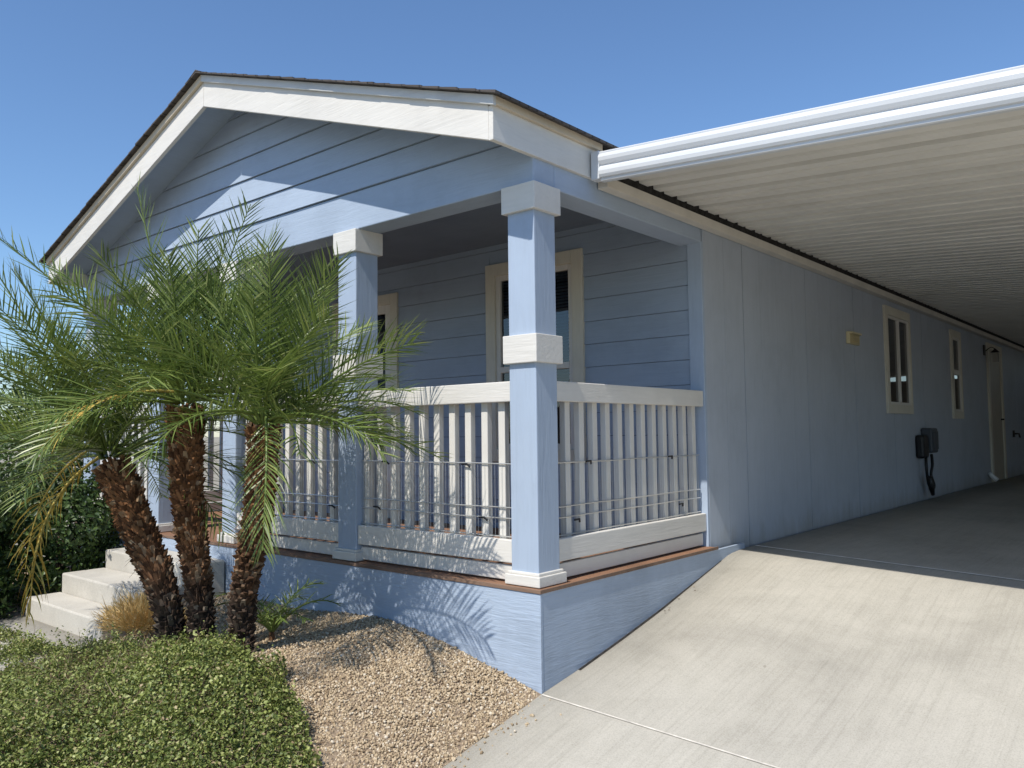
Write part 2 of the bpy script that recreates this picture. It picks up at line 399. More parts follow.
# porch window
def frame_rect(mb, x0, x1, z0, z1, wd, y0, y1):
    mb.box(x0, x0+wd, y0, y1, z0, z1).box(x1-wd, x1, y0, y1, z0, z1)
    mb.box(x0+wd, x1-wd, y0, y1, z1-wd, z1).box(x0+wd, x1-wd, y0, y1, z0, z0+wd); return mb
wf = obj('window', frame_rect(MB(), WX0, WX1, WZ0, WZ1, .105, LY-.032, LY+.03), 'cream_z', H, .004)
a0, a1, c0, c1 = WX0+.105, WX1-.105, WZ0+.105, WZ1-.105
obj('sash', frame_rect(MB(), a0, a1, c0, c1, .045, LY-.012, LY+.04).box(a0+.045, a1-.045, LY-.016, LY+.036, 1.31, 1.36), 'white_z', wf, .003)
obj('pane', MB().add([(a0+.03, LY+.012, c0), (a1-.03, LY+.012, c0), (a1-.03, LY+.012, c1), (a0+.03, LY+.012, c1)], [(0, 1, 2, 3)]), 'clear', wf)
bl = MB()
z = c1
while z > 1.05:
    bl.add([(a0+.02, LY+.05, z), (a1-.02, LY+.05, z), (a1-.02, LY+.072, z-.014), (a0+.02, LY+.072, z-.014)], [(0, 1, 2, 3)]); z -= .026
obj('blind', bl, 'blind', wf)
# porch door with tall dark glass
df = obj('door', frame_rect(MB(), DX0, DX1, -.25, DZ1, .10, LY-.03, LY+.03).box(DX0+.1, DX1-.1, LY-.012, LY+.03, .0, .35), 'cream_z', H, .004)
obj('pane', MB().box(DX0+.18, DX1-.18, LY-.006, LY+.028, .36, DZ1-.2), 'glass', df)
obj('stile', frame_rect(MB(), DX0+.1, DX1-.1, .351, DZ1-.1, .085, LY-.014, LY+.028).box(-3.73, -3.67, LY-.014, LY+.028, .436, DZ1-.186), 'white_z', df, .003)
# long side wall (vertical panel siding)
def side_panel(mb, y0, y1, z0, z1):
    mb.box(-.03, 0, y0, y1, z0, z1)
sw = MB(); seams = [LY+.002] + [2.541+1.28*i for i in range(13)] + [YE]
ops = ((6.10, 7.07, .98, 2.14), (9.10, 9.66, .94, 2.14), (11.52, 12.66, -.3, 2.14))
for a, b2 in zip(seams[:-1], seams[1:]):
    n = max(1, round((b2-a)/.32)); ed = np.linspace(a, b2, n+1)
    for i in range(n):
        g0 = .006 if i == 0 else .0014; g1 = .006 if i == n-1 else .0014
        p0, p1 = ed[i]+g0, ed[i+1]-g1
        segs = [(p0, p1, -.3, 2.40)]
        for oy0, oy1, oz0, oz1 in ops:
            ns = []
            for (q0, q1, s0, s1) in segs:
                if q1 <= oy0 or q0 >= oy1: ns.append((q0, q1, s0, s1)); continue
                if q0 < oy0: ns.append((q0, oy0, s0, s1))
                if q1 > oy1: ns.append((oy1, q1, s0, s1))
                m0, m1 = max(q0, oy0), min(q1, oy1)
                if oz0 > s0: ns.append((m0, m1, s0, oz0))
                ns.append((m0, m1, oz1, s1))
            segs = ns
        for q in segs: side_panel(sw, *q)
wl = obj('side_wall', sw, 'panel', H)
bk = MB().box(-.09, -.024, LY+.062, YE, -.3, 2.39)
obj('wall_backing', bk, MAT['panel'], H)
far = MB().box(XL, XL+.09, LY+.03, YE, -.6, 2.42).box(XL+.1, -.1, YE-.1, YE, -.6, 2.42)
far.prism([(XL, 2.421), (0, 2.421), (XM, 3.3)], 1, YE-.1, YE)
obj('rear_wall', far, 'panel', H)
def side_window(y0, y1, z0, z1, vert):
    f = MB(); tw = .10
    f.box(-.02, .026, y0, y0+tw, z0, z1).box(-.02, .026, y1-.05, y1, z0, z1)
    f.box(-.02, .026, y0+tw, y1-.05, z1-tw, z1).box(-.02, .026, y0+tw, y1-.05, z0, z0+tw)
    o = obj('window', f, 'cream_z', H, .004)
    a, b2, c, d = y0+tw, y1-.05, z0+tw, z1-tw; q = .03
    s = MB().box(-.02, .014, a, a+q, c, d).box(-.02, .014, b2-q, b2, c, d).box(-.02, .014, a+q, b2-q, d-q, d).box(-.02, .014, a+q, b2-q, c, c+q)
    if vert:
        m_ = (a+b2)/2; s.box(-.02, .018, m_-.03, m_+.03, c+q, d-q)
    else:
        m_ = (c+d)/2+.03; s.box(-.02, .018, a+q, b2-q, m_-.035, m_+.035)
    obj('sash', s, 'white_z', o, .003)
    obj('pane', MB().box(-.019, -.004, a+q-.005, b2-q+.005, c+q-.005, d-q+.005), 'glass', o)
side_window(6.09, 7.08, .965, 2.157, True)
side_window(9.09, 9.68, .925, 2.157, False)
d2 = obj('door', MB().box(-.02, .03, 11.50, 11.62, -.12, 2.157).box(-.02, .03, 12.56, 12.68, -.12, 2.157).box(-.02, .03, 11.62, 12.56, 2.05, 2.157), 'cream_z', H, .004)
dl = obj('door_leaf', MB().box(-.02, .008, 11.625, 12.555, -.06, 2.047), 'taupe', d2)
obj('handle', MB().tube([(.01, 12.45, .93), (.05, 12.45, .93), (.055, 12.40, .93)], .014, 8), 'iron', d2, smooth=True)
# roof trim
def rake(x0, x1, y0, y1, up, dn):
    """sloping board between x0 and x1, from rtop+up down to rtop-dn"""
    return MB().prism([(x0, rtop(x0)-dn), (x1, rtop(x1)-dn), (x1, rtop(x1)+up), (x0, rtop(x0)+up)], 1, y0, y1)
XE = .02; XW = 2*XM - XE
rb = obj('rake_board', rake(XM+.0015, XE-.031, OH, OH+.03, 0, .185), 'white_x', H, .003)
obj('rake_trim', rake(XM+.0015, XE+.024, OH-.024, OH-.001, .044, .006), 'grey_x', rb, .002)
rb2 = obj('rake_board', rake(XW, XM-.0015, OH, OH+.03, 0, .185), 'white_x', H, .003)
obj('rake_trim', rake(XW, XM-.0015, OH-.024, OH-.001, .044, .006), 'tan_y', rb2, .002)
zf0, zf1 = rtop(XE)-.178, rtop(XE)
fa = obj('fascia', MB().box(XE-.03, XE, OH, .6, zf0, zf1), 'white_y', H, .003)
obj('fascia_trim', MB().box(XE+.001, XE+.024, OH, .6, zf1-.004, zf1+.044), 'tan_y', fa, .002)
obj('fascia', MB().box(XE-.03, XE, .602, YE+.1, zf0+.04, zf1).box(XW, XW+.03, OH+.031, YE+.1, zf0, zf1), 'white_y', H, .003)
sf = MB()
sf.prism([(XM, rtop(XM)-.06), (XE-.031, rtop(XE-.031)-.06), (XE-.031, rtop(XE-.031)-.04), (XM, rtop(XM)-.04)], 1, OH+.031, .0)
sf.prism([(XW+.031, rtop(XW+.031)-.06), (XM, rtop(XM)-.06), (XM, rtop(XM)-.04), (XW+.031, rtop(XW+.031)-.04)], 1, OH+.031, .0)
obj('soffit', sf, 'blue_y', H)
# shingled roof, with a slightly ragged front and eave edge
rf = MB(); ny = 60
def roof_side(sgn):
    nx = 22; xe = XE+.05
    L = abs(XM-xe)
    for i in range(nx):
        d0 = L*i/nx; d1 = L*(i+1)/nx+.02
        xa, xb = XM+sgn*d0, XM+sgn*d1
        za, zb = rtop(XM+sgn*d0)+.046, rtop(XM+sgn*d1)+.046
        j = random.uniform(-.004, .004); hh = random.uniform(.004, .008)
        y0 = OH-.062+j
        rf.add([(xa, y0, za), (xb, y0, zb), (xb, YE+.3, zb), (xa, YE+.3, za),
                (xa, y0, za+.008), (xb, y0, zb+hh+.008), (xb, YE+.3, zb+hh+.008), (xa, YE+.3, za+.008)],
               [(0, 1, 2, 3), (4, 7, 6, 5), (0, 4, 5, 1), (1, 5, 6, 2), (2, 6, 7, 3), (3, 7, 4, 0)])
roof_side(1); roof_side(-1)
rf.prism([(XM-.12, rtop(XM-.12)+.055), (XM, rtop(XM)+.058), (XM+.12, rtop(XM+.12)+.055), (XM, rtop(XM)+.068)], 1, OH-.066, YE+.3)
obj('roof', rf, 'shingle', H)
# skirting and deck
D = .047
obj('skirting', MB().box(XL-.02, D, -D, -D+.02, -1.1, -.020), 'skirt_x', H, .003)
obj('skirting', MB().box(D-.02, D-.001, -D+.021, LY+.45, -1.1, -.020).box(XL-.02, XL, -D+.021, 18.9, -1.1, -.020), 'skirt_y', H, .003)
dk = MB(); yb = -D+.001
while yb < LY-.01:
    dk.box(XL, D-.002, yb, min(yb+.136, LY-.01), -.019, 0); yb += .142
deck = obj('deck', dk, 'deck', H, .003)
obj('deck_edge', MB().box(XL-.03, D+.006, -D-.006, -D, -.019, .002).box(D, D+.006, -D+.001, LY+.02, -.019, .002), 'deck_edge', deck, .002)
# posts
PX = [0, -1.479, -2.897, -4.09, -5.416]
CW = .024
def make_post():
    p = obj('porch_post', MB().box(-W, 0, 0, W, .002, 2.05), 'blue_z', H, .006)
    def ring(z0, z1, o, name, m='white_x', extra=None):
        q = MB().box(-W-o, o, -o, W+o, z0, z1)
        if extra: q.box(-W-o+.012, o-.012, -o+.012, W+o-.012, z1, z1+extra)
        return obj(name, q, m, p, .004)
    ring(1.984, 2.131, CW, 'capital'); ring(1.169, 1.32, CW, 'band'); ring(.004, .058, .026, 'post_base', extra=.016)
    return p
p0 = make_post()
for x in PX[1:]:
    c = p0.copy(); COL.objects.link(c); c.parent = H; c.location = p0.location + Vector((x, 0, 0)); BASE[c.name] = wloc(p0)
    for ch in list(p0.children):
        q = ch.copy(); COL.objects.link(q); q.parent = c

# ------------------------------------------------------------------ railings
def railing(loc, length, axis, label, n, first, pitch, hi=True):
    r = thing('porch_railing', loc, label, 'railing', 'white railings round the porch')
    def bx(a0, a1, d0, d1, z0, z1):
        x, y, _ = loc
        return MB().box(x+a0, x+a1, y+d0, y+d1, z0, z1) if axis == 0 else MB().box(x-d1, x-d0, y+a0, y+a1, z0, z1)
    wm = 'white_x' if axis == 0 else 'white_y'
    obj('top_rail', bx(.002, length-.002, .012, .05, .969, 1.079), wm, r, .005)
    obj('cap_board', bx(.004, length-.004, .052, .14, 1.045, 1.078), wm, r, .005)
    obj('bottom_rail', bx(.002, length-.002, .012, .05, .107, .2286), wm, r, .005)
    obj('kick_board', bx(.012, length-.02, .03, .06, .012, .092), wm, r, .004)
    for i in range(n):
        a = first + pitch*i
        obj('baluster', bx(a, a+.047, .053, .092, .14, 1.043), 'white_z', r, .003)
    return r
railing((PX[1], 0, 0), -PX[1]-W, 0, 'white wooden porch railing on the front between the corner post and the next post', 10, .018, .1275)
railing((PX[2], 0, 0), PX[1]-PX[2]-W, 0, 'white front railing behind the right palm trunk, beside the steps opening', 9, .05, .128)
railing((PX[4], 0, 0), PX[3]-PX[4]-W, 0, 'white front railing left of the steps, behind the leaning palm', 8, .06, .128)
railing((0, W, 0), LY-.02-W, 1, 'white side railing facing the driveway, between corner post and long blue wall', 12, .135, .1335)
railing((XL+.15, W, 0), LY-.02-W, 1, 'white railing across the far left end of the porch', 12, .135, .1335)

# ------------------------------------------------------------------ wire panels
def wire_panel(a0, a1, axis, label, ties):
    loc = ((a0+a1)/2, .045, .02) if axis == 0 else (-.045, (a0+a1)/2, .02)
    t_ = thing('wire_panel', loc, label, 'wire panel', 'wire mesh panels inside the railings')
    P = (lambda a, z, o=0: (a, .044+o, z)) if axis == 0 else (lambda a, z, o=0: (-.044-o, a, z))
    def sag(a, z): return z + .0015*math.sin(a*7+z*9)
    h = MB()
    for z in (.633, .395, .337, .24):
        n = 10
        h.tube([P(a0+(a1-a0)*i/n, sag(a0+(a1-a0)*i/n, z)) for i in range(n+1)], .0038, 6)
    obj('rail_wire', h, 'wire', t_)
    v = MB(); a = a0+.01
    while a < a1:
        v.tube([P(a, .232, .004), P(a, .636, .004)], .0009, 4); a += .0255
    obj('mesh_wire', v, 'wire', t_)
    for a, z in ties:
        obj('tie', MB().tube([P(a-.03, z+.004, -.008), P(a+.012, z+.006, -.012), P(a+.03, z-.012, .0)], .0055, 6), 'black', t_)
wire_panel(-1.47, -.19, 0, 'thin wire panel tied with black clips inside the front railing next to the corner post', [(-.55, .622), (-1.24, .628), (-.42, .33), (-1.32, .345)])
wire_panel(-2.88, -1.67, 0, 'thin wire panel inside the front railing behind the right palm trunk', [(-2.0, .622), (-1.78, .33), (-2.5, .628)])
wire_panel(.2, 1.86, 1, 'thin wire panel tied with black clips inside the side railing facing the driveway', [(.52, .63), (1.45, .63), (.40, .31), (1.58, .31)])

# ------------------------------------------------------------------ carport
C = thing('carport', (.1, 2, -.06), 'open carport with white gutter edge and ribbed off-white metal roof over the driveway', 'carport')
CS = -.063; YC0, YC1 = .52, 18.9; XC0, XC1 = .06, 5.4  # unseen far side of the roof widened to deepen the shade below
def cz(x): return 2.329 + CS*(x-.12)
prof = []
y = .562 - .02
while y < YC1:
    prof += [(y, 0), (y+.075, 0), (y+.082, .026), (y+.118, .026), (y+.125, 0), (y+.222, 0), (y+.225, .056), (y+.292, .056), (y+.296, 0)]
    y += .3048
rp = MB(); n = len(prof)
for x in (XC0, XC1):
    rp.v += [(x, a, cz(x)+b2) for a, b2 in prof]
rp.f += [(i, i+1, n+i+1, n+i) for i in range(n-1)]
rp_o = obj('roof_pan', rp, 'pan', C)
sm = rp_o.modifiers.new('sheet', 'SOLIDIFY'); sm.thickness = .004; sm.offset = 1
# gutter profile (y, z) extruded along the roof's front edge with its slope
gpf = [(.545, -.088), (.520, -.088), (.512, -.083), (.512, -.070), (.500, -.066), (.492, -.052), (.489, -.032), (.493, -.014), (.505, -.004), (.507, .004), (.497, .010), (.489, .026), (.486, .046), (.491, .062), (.502, .070), (.500, .078), (.506, .084), (.545, .084)]
gm = MB(); n = len(gpf)
for x in (.085, XC1+.05): gm.v += [(x, a, 2.318+CS*(x-.12)+b2) for a, b2 in gpf]
gm.f += [(i, (i+1) % n, n+(i+1) % n, n+i) for i in range(n)] + [tuple(range(n)), tuple(range(n, 2*n))[::-1]]
obj('gutter', gm, 'alu', C, smooth=False)
obj('end_cap', MB().box(.03, .084, .495, .555, 2.245, 2.41), 'alu', C, .004)
obj('ledger', MB().box(.004, .075, .60, YC1, 2.222, 2.284), 'ledger', C, .003)
obj('gap_shade_strip', MB().box(.024, .058, .57, YC1, 2.285, 2.386), 'gap', C)  # dark strip stands in for the shade between ledger and pans
for y in (.9, 6.5, 12.2, 18.0):
    obj('post', MB().box(5.1, 5.18, y, y+.08, -.6, cz(5.15)-.11), 'alu', C, .004)
obj('added_end_wall', MB().box(.08, 5.4, 18.95, 19.0, -.6, 2.0), 'taupe', C)  # unseen wall added to darken the carport's depth and window reflections
obj('beam', MB().box(5.08, 5.2, .6, YC1, cz(5.2)-.11, cz(5.2)-.012), 'alu', C, .004)

# unseen house added across the carport to shade it and fill window reflections
NB = thing('added_shade_house', (9.6, 8, -.6), 'unseen tan house added beyond the carport to shade it', 'house')
obj('wall', MB().box(6.6, 12.5, 6.5, 22, -.6, 2.5), MAT['tan_y'], NB)
obj('roof', MB().prism([(6.2, 2.45), (12.9, 2.45), (12.9, 2.55), (9.55, 3.6), (6.2, 2.55)], 1, 6.1, 22.4), 'shingle', NB)

# ------------------------------------------------------------------ wall fittings
v_ = thing('wall_vent', (0, 5.0, 1.69), 'small cream louvred vent high on the blue side wall before the first window', 'vent')
obj('housing', MB().box(.001, .035, 4.86, 5.17, 1.635, 1.755), 'vent', v_, .006)
lv = MB()
for i in range(4): lv.add([(.036, 4.88, 1.655+i*.024), (.036, 5.15, 1.655+i*.024), (.058, 5.15, 1.646+i*.024), (.058, 4.88, 1.646+i*.024)], [(0, 1, 2, 3)])
lv.box(.036, .06, 4.87, 5.16, 1.735, 1.752)
obj('louvre', lv, 'vent', v_)
ev = thing('charging_box', (0, 7.35, .6), 'dark charging box with black hanging cable on the shaded side wall under the first window', 'charger')
obj('housing', MB().box(.001, .13, 7.42, 7.70, .50, .80), 'darkgrey', ev, .02)
obj('cover', MB().box(.131, .142, 7.45, 7.67, .54, .76), 'darkgrey', ev, .01)
obj('holster', MB().box(.001, .10, 7.16, 7.40, .44, .72), 'black', ev, .03)
cb = MB()
pts = [(.08, 7.30, .50), (.10, 7.22, .38), (.10, 7.24, .25), (.09, 7.34, .13), (.10, 7.46, .06), (.11, 7.50, .12), (.10, 7.42, .24), (.11, 7.46, .36), (.09, 7.52, .48)]
def smoothpts(p, n=5):
    p = [Vector(q) for q in p]; out = []
    for i in range(len(p)-1):
        a, b2, c, d = p[max(i-1, 0)], p[i], p[i+1], p[min(i+2, len(p)-1)]
        for j in range(n):
            u = j/n
            out.append(.5*((2*b2)+(c-a)*u+(2*a-5*b2+4*c-d)*u*u+(3*b2-a-3*c+d)*u**3))
    return out+[p[-1]]
cb.tube(smoothpts(pts), .017, 8)
obj('cable', cb, 'black', ev, smooth=True)
obj('plug', MB().tube([(.10, 7.36, .22), (.10, 7.42, .08), (.10, 7.47, .0)], [.03, .035, .022], 8), 'black', ev, smooth=True)
ln = thing('wall_lantern', (0, 11.36, 2.0), 'dark iron wall lantern beside the side door under the carport', 'lantern')
obj('bracket', MB().box(.001, .02, 11.30, 11.40, 1.94, 2.1).tube(smoothpts([(.02, 11.35, 2.0), (.1, 11.35, 2.06), (.16, 11.35, 2.03)]), .007, 6), 'iron', ln)
obj('lamp_glass', MB().prism([(.12, 11.31), (.20, 11.31), (.20, 11.39), (.12, 11.39)], 2, 1.83, 1.97), 'lampglass', ln)
obj('cap', MB().add([(.1, 11.29, 1.975), (.22, 11.29, 1.975), (.22, 11.41, 1.975), (.1, 11.41, 1.975), (.16, 11.35, 2.04)], [(0, 3, 2, 1), (0, 1, 4), (1, 2, 4), (2, 3, 4), (3, 0, 4)]), 'iron', ln)
pp = MB().tube([(.03, 11.22, .10), (.05, 11.23, .05), (.12, 11.26, -.02)], [.032, .034, .04], 8)
tag(obj('drain_spout', pp, 'whiteplastic', smooth=True), 'short white pipe end at the foot of the side wall next to the side door', 'pipe')
tag(obj('hose_tap', MB().box(.001, .02, 13.5, 13.62, .62, .74).tube([(.02, 13.56, .68), (.09, 13.56, .68), (.10, 13.56, .61)], .018, 6), 'iron'), 'small dark tap on the side wall beyond the side door', 'tap')

# ------------------------------------------------------------------ vegetation
def frond_mesh(L, az, el, droop, nl=36, ll=.27, width=.0078, twist=0., sparse=1.0, base=Vector((0, 0, 0)), hang=.0):
    """feather leaf: rachis and two rows of long narrow leaflets; returns V, F (quads)"""
    V = []; Fq = []
    d = Vector((math.cos(az)*math.cos(el), math.sin(az)*math.cos(el), math.sin(el)))
    p = Vector(base); n = 16; pts = [p.copy()]; dirs = [d.copy()]
    sidew = random.uniform(-.012, .012)
    for i in range(n):
        d = (d + Vector((0, 0, -droop*(.25+1.2*i/n)/n*2)) + Vector((-math.sin(az), math.cos(az), 0))*sidew).normalized()
        p = p + d*(L/n); pts.append(p.copy()); dirs.append(d.copy())
    mb = MB().tube(pts, [.0085*(1-.85*i/n)+.0012 for i in range(n+1)], 4, caps=False)
    V += mb.v; Fq += mb.f
    for sgn in (-1, 1):
        for i in range(nl):
            u = .13 + .87*(i+random.uniform(-.3, .3))/nl
            u = min(max(u, .1), 1.0)
            if random.random() > sparse: continue
            fi = u*n; j = min(int(fi), n-1); q = pts[j].lerp(pts[j+1], fi-j); dd = dirs[j].lerp(dirs[min(j+1, n)], fi-j).normalized()
            sd = dd.cross(Vector((0, 0, 1)))
            if sd.length < .2: sd = Vector((-math.sin(az), math.cos(az), 0))
            sd.normalize(); up = sd.cross(dd).normalized()
            cs, sn = math.cos(twist), math.sin(twist)
            sd, up = sd*cs+up*sn, up*cs-sd*sn
            prof = math.sin(min(1, (u-.05)*1.25+.12)*math.pi*.62)**.8 if u < .6 else 1.0 - .62*((u-.6)/.4)**1.3
            l = ll*max(.25, prof)*random.uniform(.85, 1.12)
            fw = .80 + .85*u**2 + random.uniform(-.2, .2)
            ld = (sd*sgn*1.0 + dd*fw + up*(random.uniform(.25, .75) if i % 2 else random.uniform(-.15, .4))).normalized()
            wv = ld.cross(up).normalized()
            wv = (wv + up*random.uniform(-.5, .5)).normalized()
            o = len(V); segs = 3; wd = width*random.uniform(.8, 1.15)
            c = q.copy(); dv_ = ld.copy()
            ws = (.55, 1.0, .72, .06)
            for s_ in range(segs+1):
                V.append(tuple(c - wv*wd*ws[s_]*.5)); V.append(tuple(c + wv*wd*ws[s_]*.5))
                dv_ = (dv_ + Vector((0, 0, -1))*(.03+.10*droop+hang)*(s_+.5)*.6).normalized()
                c = c + dv_*(l/segs)
            for s_ in range(segs):
                a = o+2*s_; Fq.append((a, a+1, a+3, a+2))
    return np.array(V, float), np.array(Fq, int)

def trunk_mesh(pts, r0, r1, rows_per_m=60, per=13):
    """curved trunk wrapped in spiral leaf-base stubs and loose fibres"""
    cur = smoothpts(pts, 8); n = len(cur)
    ln_ = sum((cur[i+1]-cur[i]).length for i in range(n-1))
    core = MB().tube(cur, [(r0+(r1-r0)*i/(n-1))*.86 for i in range(n)], 12)
    rows = int(ln_*rows_per_m)
    V = list(core.v); Fq = list(core.f)
    for i in range(rows):
        u = (i+.5)/rows; fi = u*(n-1); j = min(int(fi), n-2); c = cur[j].lerp(cur[j+1], fi-j)
        T = (cur[j+1]-cur[j]).normalized(); A = T.cross(Vector((0, 1, 0))).normalized(); B = T.cross(A)
        r = (r0+(r1-r0)*u)
        for q in range(per):
            th = 2*math.pi*(q/per) + i*.39 + random.uniform(-.18, .18)
            o = A*math.cos(th)+B*math.sin(th); tt = T.cross(o)
            wd = random.uniform(.008, .017); hh = random.uniform(.016, .036); out = random.uniform(.010, .028)*(1.35 if random.random() < .25 else 1)
            bse = c + o*r*.80 + T*random.uniform(-.01, .01)
            tip = c + o*(r*.86+out) + T*hh
            k0 = len(V)
            V += [tuple(bse-tt*wd-T*.012), tuple(bse+tt*wd-T*.012), tuple(tip+tt*wd*.6), tuple(tip-tt*wd*.6),
                  tuple(bse-tt*wd*.8+T*.03), tuple(bse+tt*wd*.8+T*.03)]
            Fq += [(k0, k0+1, k0+2, k0+3), (k0+3, k0+2, k0+5, k0+4), (k0, k0+3, k0+4), (k0+1, k0+5, k0+2)]
            if random.random() < .22:
                k0 = len(V); e = tip + o*random.uniform(.01, .05) + T*random.uniform(-.05, .03); wv = tt*.0022
                V += [tuple(tip-wv), tuple(tip+wv), tuple(e+wv*.4), tuple(e-wv*.4)]; Fq.append((k0, k0+1, k0+2, k0+3))
    mb = MB(); mb.v = V; mb.f = Fq
    return mb

def palm(base, pts, r0, r1, crown, label, fronds, seed):
    random.seed(seed)
    t_ = thing('palm_tree', base, label, 'palm tree', 'cluster of three small palms')
    obj('trunk', trunk_mesh(pts, r0, r1), 'bark_aged_shaded', t_)
    for f in fronds:
        az, el_, L, dr = f[:4]; opt = f[4] if len(f) > 4 else {}
        bs = Vector(crown) + Vector((math.cos(az)*.04, math.sin(az)*.04, random.uniform(-.05, .05)))
        dry = opt.pop('dry', False); lab = opt.pop('label', None)
        Vv, Fv = frond_mesh(L, az, el_, dr, base=bs, twist=random.uniform(-.6, .6), **opt)
        o_ = raw('frond', Vv, Fv, 'frond_dry' if dry else 'frond', t_)
        if lab: o_['label'] = lab
    return t_
def spray(n, seed, elmax=80, elmin=-25, L=(.85, 1.1), skip=None):
    random.seed(seed); out = []
    for i in range(n):
        u = (i+.5)/n
        el_ = elmax + (elmin-elmax)*u**1.1 + random.uniform(-7, 7)
        az_ = i*2.39996 + random.uniform(-.2, .2) + seed
        dr = .16 + .50*u + random.uniform(-.08, .15)
        out.append((az_, rad(el_), random.uniform(*L)*(1 if u > .1 else .8), dr))
    return out
zb = lambda x, y: float(yard(x, y))
# middle palm
b2_ = (-1.45, -1.04, zb(-1.45, -1.04)-.03)
palm(b2_, [b2_, (-1.50, -1.05, .0), (-1.60, -1.06, .45), (-1.64, -1.06, .95)], 0.052, .100, (-1.64, -1.06, 1.02),
     'middle palm of the cluster with the thickest upright brown trunk',
     [(rad(-136), rad(46.64), 1.352, 0.12), (rad(-132), rad(79.32), 1.144, 0.06), (rad(-12), rad(75.1), .95, 0.05), (rad(30), rad(66.2), 1.04, 0.1), (rad(1), rad(68.2), 1.144, 0.1), (rad(-150), rad(47.4), 1.144, 0.2), (rad(-60), rad(34.6), 1.04, 0.3), (rad(170), rad(54.4), 1.04, 0.2), (rad(100), rad(64.4), 1.04, 0.2)] + spray(30, 3, 84, 2, (.75, .98)) + [(rad(50), rad(4), .85, .5), (rad(85), rad(6), .85, .5), (rad(120), rad(6), .85, .5), (rad(-70), rad(12), .85, .6)] + [(rad(-100), rad(5), .72, .9, {'dry': True, 'sparse': .6, 'hang': .12, 'label': 'short yellowed frond'})], 11)
# right palm
b3_ = (-1.28, -.93, zb(-1.28, -.93)-.03)
palm(b3_, [b3_, (-1.24, -.93, .0), (-1.13, -.92, .42), (-1.09, -.92, .84)], .054, .082, (-1.08, -.92, .90),
     'right palm of the cluster with the slim dark trunk nearest the porch corner',
     [(rad(-22), rad(62.66), 0.884, 0.03), (rad(4), rad(56.2), 0.884, 0.1), (rad(19), rad(32.5), 0.936, 0.25), (rad(29), rad(-1.4), 0.936, 0.3), (rad(20), rad(12.4), 0.832, 0.2), (rad(-176), rad(53.4), 0.936, 0.2), (rad(69), rad(39.6), 0.936, 0.3), (rad(-54), rad(39.6), 0.832, 0.3)] + spray(24, 5, 84, 6, (.66, .88)) + [(rad(2), rad(6), .85, .55), (rad(45), rad(2), .8, .5), (rad(-18), rad(10), .8, .6), (rad(75), rad(8), .8, .5), (rad(-28), rad(-42), .78, 1.3, {'hang': .05, 'label': 'old green frond hanging down along the trunk'})], 12)
# left leaning palm
b1_ = (-1.62, -1.10, zb(-1.62, -1.10)-.03)
palm(b1_, [b1_, (-1.70, -1.13, -.08), (-1.95, -1.15, .24), (-2.24, -1.18, .62)], .058, .106, (-2.30, -1.19, .72),
     'left palm of the cluster with the trunk leaning left over the steps',
     [(rad(-86), rad(63.2), 1.2688, 0.1), (rad(-143), rad(57.4), 1.196, 0.2), (rad(-157), rad(40.5), 1.092, 0.25), (rad(-164), rad(16.8), 1.04, 0.4), (rad(-167), rad(-1.2), 1.04, 0.4), (rad(-124), rad(74.2), 1.04, 0.1), (rad(-58), rad(47.5), 1.144, 0.25), (rad(-54), rad(34.6), 1.04, 0.3), (rad(-51), rad(15.8), 1.04, 0.4), (rad(13), rad(80.1), 0.936, 0.05), (rad(-100), rad(23.8), 1.04, 0.4), (rad(-120), rad(3.8), 1.04, 0.4), (rad(-85), rad(13.8), 1.04, 0.4)] + spray(38, 8, 82, -4, (.9, 1.12)) + [
      (rad(-125), rad(-32), 1.02, 2.6, {'dry': True, 'sparse': .75, 'hang': .22, 'width': .012, 'label': 'dead yellow frond hanging straight down'}),
      (rad(-160), rad(-15), 1.05, 1.5, {'dry': True, 'sparse': .5, 'hang': .25, 'label': 'yellowed frond drooping at far left'})], 13)
# palm pup behind the right trunk
random.seed(21)
bp = (-1.40, -.66, zb(-1.40, -.66))
pu = thing('palm_sapling', bp, 'small green palm sucker growing from the gravel behind the right trunk', 'palm sapling')
obj('stem', MB().tube([bp, (bp[0], bp[1], bp[2]+.06)], [.02, .014], 6), 'bark', pu)
for i in range(9):
    Vv, Fv = frond_mesh(random.uniform(.32, .46), i*.72+random.uniform(-.2, .2), rad(random.uniform(25, 65)), 1.0, nl=16, ll=.12, width=.008, base=Vector(bp)+Vector((0, 0, .05)))
    raw('frond', Vv, Fv, 'frond', pu)

def leaves(P, Nrm, size, mat, name, parent=None, jitter=.6, asp=.6):
    """small folded leaves (two quads each) at points P facing roughly along Nrm"""
    n = len(P)
    nn = Nrm + rng.normal(0, jitter, (n, 3)); nn /= np.linalg.norm(nn, axis=1)[:, None]
    a = np.cross(nn, rng.normal(0, 1, (n, 3))); a /= np.linalg.norm(a, axis=1)[:, None]+1e-9
    b2 = np.cross(nn, a); s = (size*rng.uniform(.5, 1.5, n))[:, None]
    base = P - a*s*.5; tip = P + a*s*.5 - nn*s*.12
    l = P + b2*s*.5*asp + nn*s*.1; r = P - b2*s*.5*asp + nn*s*.1
    V = np.stack([base, l, tip, r], 1).reshape(-1, 3)
    i = np.arange(n)[:, None]*4
    Fc = np.concatenate([i+np.array([[0, 2, 1]]), i+np.array([[0, 3, 2]])], 0)
    Fc = Fc.reshape(2, n, 3).transpose(1, 0, 2).reshape(-1, 3)
    return raw(name, V, Fc, mat, parent)
def bumpf(x, y, s=1.0, seed=0):
    z = 0
    r_ = np.random.default_rng(seed)
    for i in range(14):
        kx, ky = r_.normal(0, 5*s, 2); z = z + np.sin(kx*x+ky*y+r_.uniform(0, 6.28))*.18
    return z
